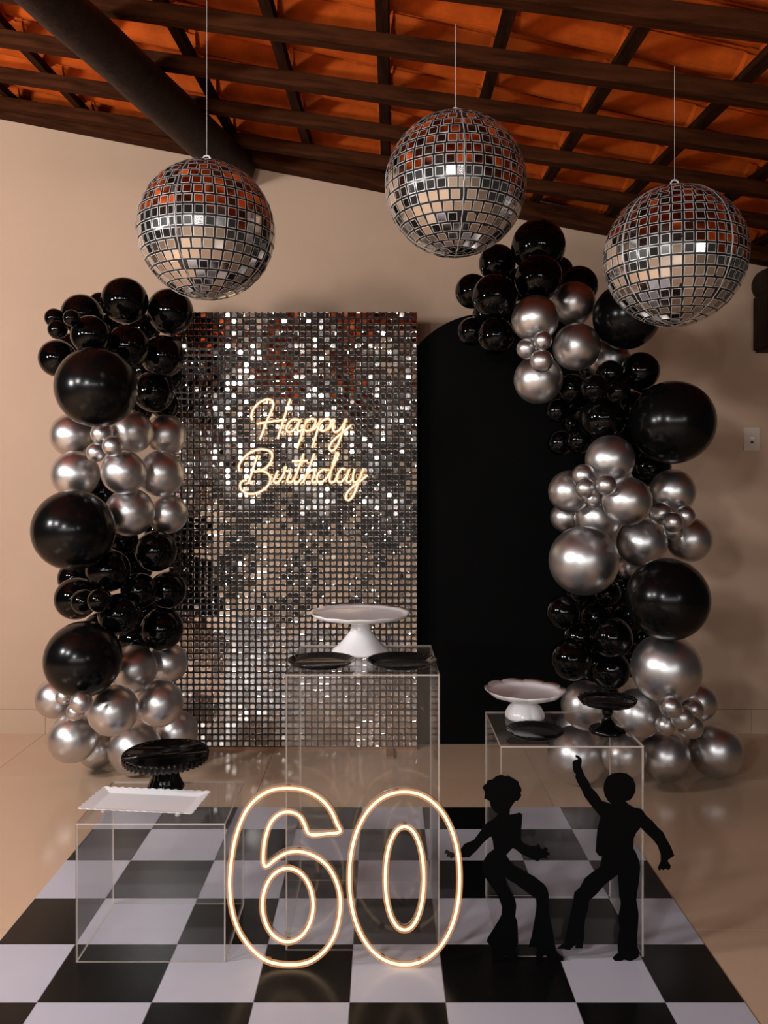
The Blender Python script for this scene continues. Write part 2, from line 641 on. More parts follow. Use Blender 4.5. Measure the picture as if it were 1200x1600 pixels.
qv, qf, qfm = sequin_data(0.0248)
qme = mesh('sequin', qv, qf, qfm)
qme.materials.append(M['sequin'])
qme.materials.append(M['sequin_rim'])
bm = bmesh.new(); bm.from_mesh(qme); bmesh.ops.recalc_face_normals(bm, faces=bm.faces)
bm.faces.ensure_lookup_table()
if bm.faces[-1].normal.y > 0:
    bmesh.ops.reverse_faces(bm, faces=bm.faces)
bm.to_mesh(qme); bm.free()
qv = [vv.co.copy() for vv in qme.vertices]
qf = [tuple(p.vertices) for p in qme.polygons]
rng = random.Random(11)
cells = []
for c in range(NC):
    colt = rng.gauss(0, 0.9)
    for r in range(NR):
        # neighbours hang alike: a smooth sway plus each sequin's own wobble
        sway = 2.2 * math.sin(c * 0.55 + 1.7 * math.sin(r * 0.13)) + 1.8 * math.sin(r * 0.37 + c * 0.11)
        top = max(0.0, (r - 38) / 32)
        tx = math.radians(rng.gauss(0, 1.2 + 2.4 * top) + 1.5 * sway * (0.6 + top))
        tz = math.radians(rng.gauss(0, 1.2 + 1.8 * top) + colt * 1.2 + 0.8 * sway)
        x = -hw + (c + 0.5) * PITCH
        z = sz0 + (r + 0.5) * PITCH
        cells.append((c, r, x, z, tx, tz))
cells.sort(key=lambda e: (e[2] + (sx0 + sx1) / 2 + 0.32) ** 2 + (e[3] - 1.42) ** 2)
gv, gf, gm = [], [], []
for i, (c, r, x, z, tx, tz) in enumerate(cells):
    m = Matrix.Translation((x, -0.0055, z)) @ Matrix.Rotation(tx, 4, 'X') @ Matrix.Rotation(tz, 4, 'Z')
    if i < 300:
        o = link('sequin', qme, None, sw_)
        o.matrix_local = m
    else:
        b = len(gv)
        gv += [m @ q_ for q_ in qv]
        gf += [tuple(b + k for k in fc) for fc in qf]
        gm += qfm
o = link('sequin_field', mesh('sequin_field', gv, gf, gm), [M['sequin'], M['sequin_rim']], sw_)
o['kind'] = 'stuff'

# ------------------------------------------------------------------ black arch panel
AY = 3.955
ar_c, ar_r = (765 - CX) / F * AY, 150 / F * AY
ar_top = CAMH + (CY - 489) / F * AY
ol = [(ar_c + ar_r, 0.0)]
for k in range(41):
    a = math.pi * k / 40
    ol.append((ar_c + ar_r * math.cos(a), ar_top - ar_r + ar_r * math.sin(a)))
ol.append((ar_c - ar_r, 0.0))
o = link('arch_panel', flat_solid('arch_panel', [(x - ar_c, z) for x, z in ol], 0.0, 0.05), M['fabric'])
o.location = (ar_c, AY, 0)
tag(o, 'tall round-topped black fabric arch panel beside the sequin backdrop', 'backdrop panel')

# ------------------------------------------------------------------ neon birthday sign
NY = 3.835
ns = empty('neon_sign', (0, NY, 0))
tag(ns, 'warm white neon sign reading Happy Birthday on the sequin backdrop', 'neon sign')
def npx(zx, zy):
    q_ = P(360 + zx * 230 / 1200, 610 + zy * 230 / 1200, NY)
    return Vector((q_.x, 0, q_.z))
letters = [
    ('letter_h', [[(180, 240), (170, 208), (190, 150), (235, 100), (290, 75), (335, 82), (350, 115), (335, 165), (300, 240), (270, 320), (240, 400)],
                  [(487, 70), (455, 170), (420, 280), (385, 395)], [(215, 275), (300, 258), (380, 247), (462, 240)]]),
    ('letter_a', [[(560, 240), (515, 235), (478, 262), (457, 303), (465, 335), (495, 336), (530, 305), (556, 262), (572, 236), (556, 275), (547, 310), (556, 333), (582, 320), (612, 275)]]),
    ('letter_p', [[(622, 232), (600, 305), (572, 390), (543, 472)], [(602, 290), (625, 252), (660, 231), (690, 242), (690, 278), (665, 312), (632, 331), (603, 322)]]),
    ('letter_p', [[(632, 331), (680, 316), (722, 265), (737, 232), (715, 305), (690, 388), (665, 467)], [(717, 290), (745, 252), (785, 231), (815, 242), (815, 278), (790, 312), (757, 331), (722, 318)]]),
    ('letter_y', [[(757, 331), (800, 312), (838, 268), (850, 240), (838, 285), (838, 322), (857, 340), (890, 320), (920, 280), (942, 235), (917, 320), (892, 400), (862, 465), (830, 492), (808, 478), (814, 443), (852, 395), (920, 338), (985, 285)]]),
    ('letter_b', [[(220, 530), (190, 620), (165, 700), (145, 758)],
                  [(72, 655), (70, 612), (100, 560), (160, 507), (230, 482), (300, 486), (338, 516), (335, 568), (300, 622), (250, 650), (195, 664)],
                  [(195, 664), (255, 657), (305, 678), (325, 718), (310, 768), (265, 812), (205, 839), (140, 840), (95, 815), (78, 775), (95, 742), (132, 732)]]),
    ('letter_i', [[(388, 652), (367, 700), (352, 735), (365, 753), (392, 745), (428, 695), (445, 650)], [(395, 606), (400, 612)]]),
    ('letter_r', [[(445, 650), (452, 625), (438, 636), (458, 656), (487, 664), (476, 700), (463, 735), (477, 752), (502, 743), (532, 700)]]),
    ('letter_t', [[(597, 515), (570, 590), (542, 670), (521, 722), (527, 750), (552, 748), (585, 708)], [(502, 577), (560, 576), (630, 574)]]),
    ('letter_h', [[(683, 515), (650, 610), (617, 690), (590, 752)], [(605, 718), (640, 666), (672, 648), (686, 667), (676, 705), (666, 737), (680, 752), (704, 738)]]),
    ('letter_d', [[(790, 652), (752, 646), (716, 680), (705, 725), (722, 752), (760, 738), (800, 690), (840, 612), (870, 547), (881, 518), (866, 510), (850, 550), (830, 622), (812, 690), (809, 735), (825, 752), (852, 738), (872, 708)]]),
    ('letter_a', [[(940, 645), (906, 640), (876, 680), (867, 725), (886, 752), (916, 735), (950, 690), (970, 640), (952, 700), (947, 735), (965, 751), (992, 728)]]),
    ('letter_y', [[(1015, 640), (1000, 690), (1000, 735), (1021, 750), (1052, 718), (1085, 635), (1060, 702), (1032, 780), (1000, 860), (966, 894), (940, 880), (946, 845), (986, 795), (1052, 745), (1118, 690)]]),
]
def join_meshes(name, parts):
    v, f = [], []
    for me in parts:
        b = len(v)
        v += [q_.co.copy() for q_ in me.vertices]
        f += [tuple(b + i for i in p.vertices) for p in me.polygons]
        bpy.data.meshes.remove(me)
    return mesh(name, v, f)
for nm, strokes in letters:
    cores, jacks = [], []
    for s in strokes:
        pts = catmull([npx(*q_) for q_ in s], False, 5)
        cores.append(tube_xz('c', pts, 0.0040, False, 7))
        jacks.append(tube_xz('j', pts, 0.0078, False, 8))
    lt = link(nm, join_meshes(nm, cores), M['neon'], ns, smooth=True)
    link('tube_glow_jacket', join_meshes('tube_glow_jacket', jacks), M['glow_jacket'], lt, smooth=True)
for (zx, zy) in ((240, 395), (385, 390), (543, 465), (665, 460), (145, 752), (78, 775), (590, 748), (809, 735), (966, 892), (487, 75), (170, 208)):
    q_ = npx(zx, zy)
    rod('standoff', q_, q_ + Vector((0, SY - NY - 0.001, 0)), 0.003, M['clear'], ns, 6)

# ------------------------------------------------------------------ neon numerals 6 and 0
DY = 2.14
def dpx(zx, zy):
    q_ = P(330 + zx * 410 / 1200, 1200 + zy * 410 / 1200, DY)
    return Vector((q_.x, 0, q_.z))
def ell(cx, cy, rx, ry, n=40, pw=2.0):
    out = []
    for k in range(n):
        a = 2 * math.pi * k / n
        c, s = math.cos(a), math.sin(a)
        out.append((cx + rx * math.copysign(abs(c) ** (2 / pw), c), cy + ry * math.copysign(abs(s) ** (2 / pw), s)))
    return out
six = [(590, 290), (577, 265), (547, 200), (500, 147), (430, 109), (350, 98), (270, 109), (203, 150), (152, 215), (112, 320), (92, 430), (84, 540), (96, 660), (132, 760),
       (192, 840), (262, 890), (350, 905), (440, 895), (510, 850), (560, 780), (585, 690), (590, 600), (570, 520), (530, 452), (470, 407), (400, 387), (340, 396), (292, 425),
       (256, 454), (240, 445), (238, 400), (246, 330), (271, 257), (310, 217), (355, 206), (400, 222), (425, 260), (441, 300), (468, 311), (530, 306), (578, 302)]
six_in = ell(350, 632, 116, 168)
zero = ell(884, 510, 252, 395, 48, 2.15)
zero_in = ell(884, 510, 88, 236, 40, 2.1)
def offset(ring, d):
    n = len(ring)
    area = sum(ring[i][0] * ring[(i + 1) % n][1] - ring[(i + 1) % n][0] * ring[i][1] for i in range(n))
    sg = 1 if area > 0 else -1
    out = []
    for i in range(n):
        a, b = ring[i - 1], ring[(i + 1) % n]
        tx, ty = b[0] - a[0], b[1] - a[1]
        l = math.hypot(tx, ty) or 1
        out.append((ring[i][0] + sg * d * ty / l, ring[i][1] - sg * d * tx / l))
    return out
for nm, outer, inner, lab in (('neon_numeral', six, six_in, 'warm white neon numeral six on clear acrylic standing on the mat'),
                              ('neon_numeral', zero, zero_in, 'warm white neon numeral zero on clear acrylic standing on the mat')):
    n0 = empty(nm, (0, DY, 0))
    tag(n0, lab, 'neon numeral', 'neon numerals on the checkered mat')
    zmin = min(dpx(*q_).z for q_ in offset(outer, 15))
    up = Vector((0, 0, FZ - zmin))
    for ring in (outer, inner):
        pts = [p_ + up for p_ in catmull([dpx(*q_) for q_ in ring], True, 4)]
        c = link('light_tube', tube_xz('light_tube', pts, 0.0036, True, 8), M['neon'], n0, smooth=True)
        link('tube_glow_jacket', tube_xz('tube_glow_jacket', pts, 0.0088, True, 8), M['glow_jacket'], c, smooth=True)
    oo = [p_ + up for p_ in catmull([dpx(*q_) for q_ in offset(outer, 15)], True, 2)]
    hh = [p_ + up for p_ in catmull([dpx(*q_) for q_ in offset(inner, -14)], True, 2)]
    me = flat_solid('acrylic_plate', [(p_.x, p_.z) for p_ in oo], 0.010, 0.0145, [[(p_.x, p_.z) for p_ in hh]])
    me.materials.append(M['clear']); me.materials.append(M['edge'])
    for p in me.polygons:
        p.material_index = 0 if abs(p.normal.y) > 0.5 else 1
    link('acrylic_plate', me, None, n0)
    for ring in (outer, inner):
        for k in range(0, len(ring), 5):
            q_ = dpx(*ring[k]) + up
            rod('mounting_clip', q_, q_ + Vector((0, 0.0105, 0)), 0.0085, M['frame'], n0, 6)

# ------------------------------------------------------------------ clear acrylic boxes
def acrylic_box(x0, x1, y0, y1, h, label):
    cx_, cy_ = (x0 + x1) / 2, (y0 + y1) / 2
    e = empty('acrylic_box', (cx_, cy_, FZ))
    tag(e, label, 'display box', 'clear acrylic display boxes')
    w, d, t = (x1 - x0) / 2, (y1 - y0) / 2, 0.0044
    def pan(nm, a):
        v, f = box_data(*a)
        me = mesh(nm, v, f)
        me.materials.append(M['acrylic']); me.materials.append(M['edge'])
        ext = [a[1] - a[0], a[3] - a[2], a[5] - a[4]]
        thin = ext.index(min(ext))
        for p in me.polygons:
            p.material_index = 0 if abs(p.normal[thin]) > 0.5 else 1
        link(nm, me, None, e)
    g = 0.0002
    pan('front_panel', (-w, w, -d, -d + t, 0, h - t - g))
    pan('back_panel', (-w, w, d - t, d, 0, h - t - g))
    pan('side_panel', (-w, -w + t, -d + t + g, d - t - g, 0, h - t - g))
    pan('side_panel', (w - t, w, -d + t + g, d - t - g, 0, h - t - g))
    pan('top_panel', (-w, w, -d, d, h - t, h))
    return e
HL, HM, HR = 0.376, 0.762, 0.575
def fx(px, d):
    return (px - CX) / F * d
acrylic_box(fx(118, 2.165), fx(352, 2.165), 2.165, 2.465, HL - FZ, 'low clear acrylic box under the white rectangular tray')
acrylic_box(fx(446, 2.22), fx(687, 2.22), 2.22, 2.61, HM - FZ, 'tallest clear acrylic box behind the neon numerals')
acrylic_box(fx(782, 2.19), fx(1006, 2.19), 2.19, 2.515, HR - FZ, 'mid-height clear acrylic box behind the dancing silhouettes')

# ------------------------------------------------------------------ dishes
def stand(name, loc, R, H, base_r, neck_r, m, label, style, group=None, rz=0.0):
    e = empty(name, loc, rz)
    tag(e, label, 'cake stand', group)
    if style == 'plain':                                     # white, wide flaring foot
        pr = [(0.001, H - 0.006), (R * 0.80, H - 0.006), (R * 0.93, H - 0.002), (R, H + 0.003), (R, H), (R * 0.93, H - 0.009), (R * 0.72, H - 0.016), (neck_r, H - 0.018), (0.001, H - 0.018)]
        def md(i, a, r, z):
            if 2 <= i <= 5:
                k = 0.010 * abs(math.sin(a * 7))
                return r * (1 - k), z + 0.002 * abs(math.sin(a * 7)) * (1 if i in (3, 4) else 0)
            return r, z
        link('plate', lathe('plate', pr, 84, md), m, e, smooth=True)
        pp = [(0.001, 0.0), (base_r * 0.96, 0.0), (base_r, 0.004), (base_r * 0.94, 0.012), (base_r * 0.78, H * 0.17), (base_r * 0.62, H * 0.32), (neck_r * 1.06, H * 0.55), (neck_r * 0.97, H * 0.72), (neck_r, H - 0.0175), (0.001, H - 0.0175)]
        def mp_(i, a, r, z):
            return (r * (1 + 0.025 * math.cos(6 * a)) if 1 <= i <= 4 else r), z
        link('pedestal', lathe('pedestal', pp, 60, mp_), m, e, smooth=True)
    elif style == 'scallop':                                 # white, petal edge, low waisted foot
        pr = [(0.001, H - 0.010), (R * 0.66, H - 0.010), (R * 0.86, H - 0.003), (R, H + 0.008), (R * 0.995, H + 0.004), (R * 0.86, H - 0.009), (R * 0.66, H - 0.017), (0.001, H - 0.018)]
        def md(i, a, r, z):
            s = abs(math.sin(a * 5))
            if 2 <= i <= 5:
                return r * (0.945 + 0.055 * s ** 0.5), z + (0.004 * (s ** 0.5 - 0.6) if i in (3, 4) else 0)
            return r, z
        link('plate', lathe('plate', pr, 120, md), m, e, smooth=True)
        pp = [(0.001, 0.0), (base_r * 0.97, 0.0), (base_r, 0.005), (base_r * 0.98, 0.016), (base_r * 0.82, H * 0.42), (neck_r * 1.15, H * 0.62), (neck_r, H - 0.0175), (0.001, H - 0.0175)]
        def mp_(i, a, r, z):
            return (r * (0.95 + 0.05 * abs(math.sin(a * 4)) ** 0.5) if 1 <= i <= 4 else r), z
        link('pedestal', lathe('pedestal', pp, 64, mp_), m, e, smooth=True)
    elif style == 'fluted':                                  # black with a ribbed skirt
        sk = 0.024
        pr = [(0.001, H - 0.006), (R * 0.93, H - 0.006), (R * 0.97, H + 0.002), (R, H), (R * 1.0, H - sk * 0.5), (R * 0.985, H - sk), (R * 0.96, H - sk), (R * 0.95, H - 0.010), (0.001, H - 0.011)]
        def md(i, a, r, z):
            s = abs(math.sin(a * 22))
            if 3 <= i <= 6:
                return r * (0.965 + 0.035 * s), z + (0.004 * (1 - s) if i in (5, 6) else 0)
            return r, z
        link('plate', lathe('plate', pr, 264, md), m, e, smooth=True)
        pp = [(0.001, 0.0), (base_r * 0.97, 0.0), (base_r, 0.006), (base_r * 0.93, 0.014), (base_r * 0.72, H * 0.36), (neck_r * 1.2, H * 0.60), (neck_r, H * 0.72), (neck_r * 1.15, H - 0.0105), (0.001, H - 0.0105)]
        def mp_(i, a, r, z):
            return (r * (0.95 + 0.05 * abs(math.sin(a * 8))) if 1 <= i <= 5 else r), z
        link('pedestal', lathe('pedestal', pp, 96, mp_), m, e, smooth=True)
    else:                                                    # black with a turned baluster stem
        pr = [(0.001, H - 0.008), (R * 0.72, H - 0.008), (R * 0.93, H - 0.001), (R, H + 0.004), (R * 0.99, H), (R * 0.9, H - 0.010), (R * 0.6, H - 0.014), (0.001, H - 0.015)]
        def md(i, a, r, z):
            return (r * (0.96 + 0.04 * abs(math.sin(a * 8)) ** 0.6) if 2 <= i <= 5 else r), z
        link('plate', lathe('plate', pr, 112, md), m, e, smooth=True)
        n_ = neck_r
        pp = [(0.001, 0.0), (base_r * 0.98, 0.0), (base_r, 0.006), (base_r * 0.9, 0.014), (base_r * 0.5, 0.021), (n_ * 1.05, H * 0.42), (n_ * 0.85, H * 0.50), (n_ * 1.3, H * 0.57), (n_ * 1.45, H * 0.64), (n_ * 1.2, H * 0.70), (n_ * 0.9, H * 0.76), (n_ * 1.3, H - 0.0145), (0.001, H - 0.0145)]
        def mp_(i, a, r, z):
            return (r * (0.94 + 0.06 * abs(math.sin(a * 4)) ** 0.5) if 1 <= i <= 4 else r), z
        link('pedestal', lathe('pedestal', pp, 80, mp_), m, e, smooth=True)
    return e


def plate(loc, R, label, rz=0.0):
    pr = [(0.001, 0.0035), (R * 0.72, 0.0035), (R * 0.80, 0.006), (R * 0.98, 0.016), (R, 0.0165), (R * 0.99, 0.0145), (R * 0.82, 0.003), (R * 0.74, 0.0), (0.001, 0.0)]
    def md(i, a, r, z):
        return (r * (0.965 + 0.035 * abs(math.sin(a * 12)) ** 0.7) if 3 <= i <= 5 else r), z
    o = link('serving_plate', lathe('serving_plate', pr, 144, md), M['gloss_black'], smooth=True)
    o.location = loc
    o.rotation_euler = (0, 0, rz)
    tag(o, label, 'plate', 'glossy black scalloped plates')
    return o

e_ = 0.0004
stand('cake_stand', (fx(563.5, 2.505), 2.505, HM + e_), 0.156, 0.122, 0.088, 0.030, M['ceramic'], 'large white cake stand with a flaring foot on the tallest acrylic box', 'plain', 'cake stands')
plate((fx(502, 2.335), 2.335, HM + e_), 0.099, 'black scalloped plate in front of the large white cake stand, left of its foot')
plate((fx(628, 2.335), 2.335, HM + e_), 0.102, 'black scalloped plate in front of the large white cake stand, right of its foot', 0.1)
stand('cake_stand', (fx(820, 2.452), 2.452, HR + e_), 0.122, 0.080, 0.060, 0.026, M['ceramic'], 'low white cake stand with a petal-shaped edge on the mid-height acrylic box', 'scallop', 'cake stands', 0.2)
plate((fx(836, 2.284), 2.284, HR + e_), 0.082, 'black scalloped plate in front of the petal-edged white cake stand')
stand('cake_stand', (fx(949, 2.31), 2.31, HR + e_), 0.083, 0.093, 0.052, 0.011, M['gloss_black'], 'small black cake stand with a turned stem on the mid-height acrylic box', 'turned', 'cake stands')
stand('cake_stand', (fx(259, 2.408), 2.408, HL + e_), 0.127, 0.108, 0.055, 0.034, M['gloss_black'], 'black ribbed cake stand behind the white tray on the low acrylic box', 'fluted', 'cake stands')

# white rectangular tray
tc = (Vector((-0.8300, 2.21, 0)) + Vector((-0.5110, 2.167, 0)) + Vector((-0.505, 2.315, 0)) + Vector((-0.817, 2.35, 0))) / 4
tr_ = empty('serving_tray', (tc.x + 0.002, tc.y + 0.003, HL + e_), math.radians(-6.2))
tag(tr_, 'white rectangular serving tray with a wavy rim on the low acrylic box', 'tray')
def rect_ring(w, d, z, wav, n=14, m_=8):
    out = []
    corners = [(-w, -d), (w, -d), (w, d), (-w, d)]
    for k in range(4):
        a, b = corners[k], corners[(k + 1) % 4]
        cnt = n if k % 2 == 0 else m_
        for i in range(cnt * 2):
            t = i / (cnt * 2)
            s = wav * (1 if i % 2 else -1)
            nx, ny = ((0, -1), (1, 0), (0, 1), (-1, 0))[k]
            out.append((a[0] + (b[0] - a[0]) * t + nx * s, a[1] + (b[1] - a[1]) * t + ny * s, z + abs(wav) * (0.5 if i % 2 else 0)))
    return out
tw, td = 0.161, 0.078
rings = [rect_ring(tw * 0.78, td * 0.66, 0.0165, 0), rect_ring(tw * 0.82, td * 0.71, 0.0170, 0), rect_ring(tw, td, 0.0245, 0.0022), rect_ring(tw * 1.0, td * 1.0, 0.0225, 0.0022),
         rect_ring(tw * 0.82, td * 0.71, 0.0140, 0), rect_ring(tw * 0.76, td * 0.64, 0.0135, 0)]
v, f = [], []
nn_ = len(rings[0])
for r_ in rings:
    v += r_
for i in range(len(rings) - 1):
    for k in range(nn_):
        l = (k + 1) % nn_
        f.append((i * nn_ + k, i * nn_ + l, (i + 1) * nn_ + l, (i + 1) * nn_ + k))
f.append(tuple(reversed(range(nn_))))
f.append(tuple((len(rings) - 1) * nn_ + k for k in range(nn_)))
me = mesh('dish', v, f)
bm = bmesh.new(); bm.from_mesh(me); bmesh.ops.recalc_face_normals(bm, faces=bm.faces); bm.to_mesh(me); bm.free()
link('dish', me, M['ceramic'], tr_)
for sx in (-1, 1):
    for sy in (-1, 1):
        fm_ = lathe('foot', [(0.001, 0.0), (0.006, 0.0), (0.0075, 0.003), (0.005, 0.008), (0.010, 0.0134), (0.001, 0.0134)], 16)
        link('foot', fm_, M['ceramic'], tr_, (sx * tw * 0.66, sy * td * 0.50, 0), smooth=True)

# ------------------------------------------------------------------ dancing silhouettes
def zz(rows, ox, oy):
    return [(ox + x / 6, oy + y / 6) for x, y in rows]
wA = zz([(560, 65), (600, 80), (625, 72), (660, 92), (690, 110), (722, 130), (725, 155), (742, 180), (750, 210), (738, 235), (748, 255), (735, 280), (715, 305), (690, 308), (660, 350), (640, 385),
         (636, 440), (680, 435), (735, 420), (757, 440), (752, 520), (745, 590), (745, 665), (770, 705), (830, 735), (880, 738), (905, 715), (920, 722), (925, 755), (945, 768), (980, 745), (998, 760), (975, 788),
         (1015, 798), (1012, 815), (975, 822), (998, 845), (930, 845), (900, 875), (870, 862), (800, 832), (740, 800), (690, 760), (665, 750), (640, 775), (605, 815), (640, 870)], 690, 1200)
wB = zz([(680, 85), (750, 115), (870, 180), (960, 250), (990, 290), (1003, 340), (1003, 450), (1015, 560), (1045, 700), (1065, 830), (1058, 850), (1080, 890), (1140, 935), (1140, 965), (1060, 968), (1000, 962),
         (975, 910), (945, 925), (940, 968), (885, 968), (890, 890), (895, 840), (815, 835), (845, 740), (860, 650), (880, 540), (890, 450), (885, 385), (870, 375), (780, 310), (700, 250), (640, 215), (595, 180),
         (610, 230), (640, 300), (690, 390), (700, 450), (690, 550), (710, 600), (715, 700), (718, 800), (700, 830), (690, 870), (715, 930), (710, 968), (640, 968), (600, 920), (575, 968), (478, 968), (470, 880), (462, 830), (425, 790), (430, 760),
         (480, 680), (530, 600), (562, 540), (565, 460), (540, 390), (510, 330), (460, 260), (400, 175), (385, 100), (395, 30)], 690, 1340)
wC = zz([(430, 810), (490, 765), (480, 690), (465, 640), (440, 655), (390, 700), (330, 770), (260, 835), (195, 835), (140, 835), (115, 832), (85, 850), (75, 830), (45, 830), (55, 805), (25, 795), (45, 765),
         (75, 785), (115, 800), (175, 770), (215, 715), (300, 680), (360, 600), (420, 520), (480, 480), (525, 440), (525, 425), (490, 405), (460, 360), (450, 310), (425, 295), (400, 285), (408, 250), (400, 215),
         (385, 185), (400, 160), (420, 150), (430, 120), (480, 108), (510, 80)], 690, 1200)
mA = zz([(620, 225), (690, 235), (745, 280), (768, 340), (765, 400), (740, 450), (715, 480), (672, 488), (700, 520), (760, 555), (825, 568), (850, 600), (870, 630), (930, 680), (980, 740), (1025, 780),
         (1055, 840), (1100, 920), (1130, 1000), (1075, 1035), (1068, 1050), (1095, 1090), (1092, 1122), (1070, 1135), (1045, 1120), (1030, 1138), (1005, 1125), (990, 1145), (978, 1118), (1005, 1060), (1005, 990), (975, 910), (920, 840),
         (860, 785), (815, 735), (770, 790), (750, 840), (745, 930), (775, 980), (800, 1050)], 865, 1170)
mB = zz([(810, 80), (805, 150), (795, 250), (780, 330), (775, 400), (795, 520), (790, 640), (780, 750), (785, 830), (800, 880), (795, 930), (760, 950), (720, 968), (680, 960), (660, 952), (630, 966), (570, 965), (555, 945),
         (580, 915), (605, 900), (600, 800), (610, 720), (620, 690), (605, 560), (630, 450), (630, 410), (615, 370), (610, 280), (600, 155), (560, 190), (480, 250), (420, 320), (370, 370), (330, 400), (320, 480),
         (295, 570), (285, 650), (285, 760), (275, 800), (272, 850), (240, 850), (205, 848), (210, 820), (190, 825), (150, 865), (90, 855), (30, 855), (60, 830), (100, 805), (115, 720), (150, 560), (185, 400),
         (195, 330), (250, 280), (290, 200), (350, 150), (430, 95), (450, 20)], 865, 1340)
mC = zz([(455, 1010), (420, 1000), (395, 965), (400, 870), (410, 770), (430, 680), (440, 640), (400, 590), (350, 530), (290, 450), (260, 380), (220, 310), (205, 270), (210, 240), (190, 220), (180, 180), (178, 130), (195, 110),
         (222, 105), (232, 98), (205, 75), (210, 60), (240, 70), (262, 95), (262, 130), (255, 160), (290, 250), (330, 310), (350, 360), (400, 410), (455, 490), (500, 505), (540, 520), (510, 490), (480, 440), (468, 380), (475, 320), (500, 270), (550, 235)], 865, 1170)
CYY = 2.172
for ring, lab in ((wA + wB + wC, 'black silhouette cutout of a dancer with both arms low and flared trousers'), (mA + mB + mC, 'black silhouette cutout of a dancer pointing one arm up')):
    pts = [P(x, y, CYY) for x, y in ring]
    zmin = min(p_.z for p_ in pts)
    cx_ = sum(p_.x for p_ in pts) / len(pts)
    me = flat_solid('dancer_cutout', [(p_.x - cx_, p_.z - zmin) for p_ in pts], -0.002, 0.002)
    o = link('dancer_cutout', me, M['cutout'])
    o.location = (cx_, CYY, FZ + 0.0002)
    tag(o, lab, 'cutout', 'dancing silhouette cutouts')

# ------------------------------------------------------------------ mirror balls
def mirror_tile_data():
    v, f, fm = [], [], []
    def rg(h, z):
        return [(-h, -h, z), (h, -h, z), (h, h, z), (-h, h, z)]
    v += rg(0.5, 0.0) + rg(0.485, 0.010) + rg(0.425, 0.010)
    for a, b, mi in ((0, 4, 1), (4, 8, 1)):
        for k in range(4):
            l = (k + 1) % 4
            f.append((a + k, a + l, b + l, b + k)); fm.append(mi)
    f.append((8, 9, 10, 11)); fm.append(0)
    return v, f, fm
bv, bf, bfm = mirror_tile_data()
bt_me = mesh('mirror_tile', bv, bf, bfm)
bt_me.materials.append(M['mirror']); bt_me.materials.append(M['rim'])

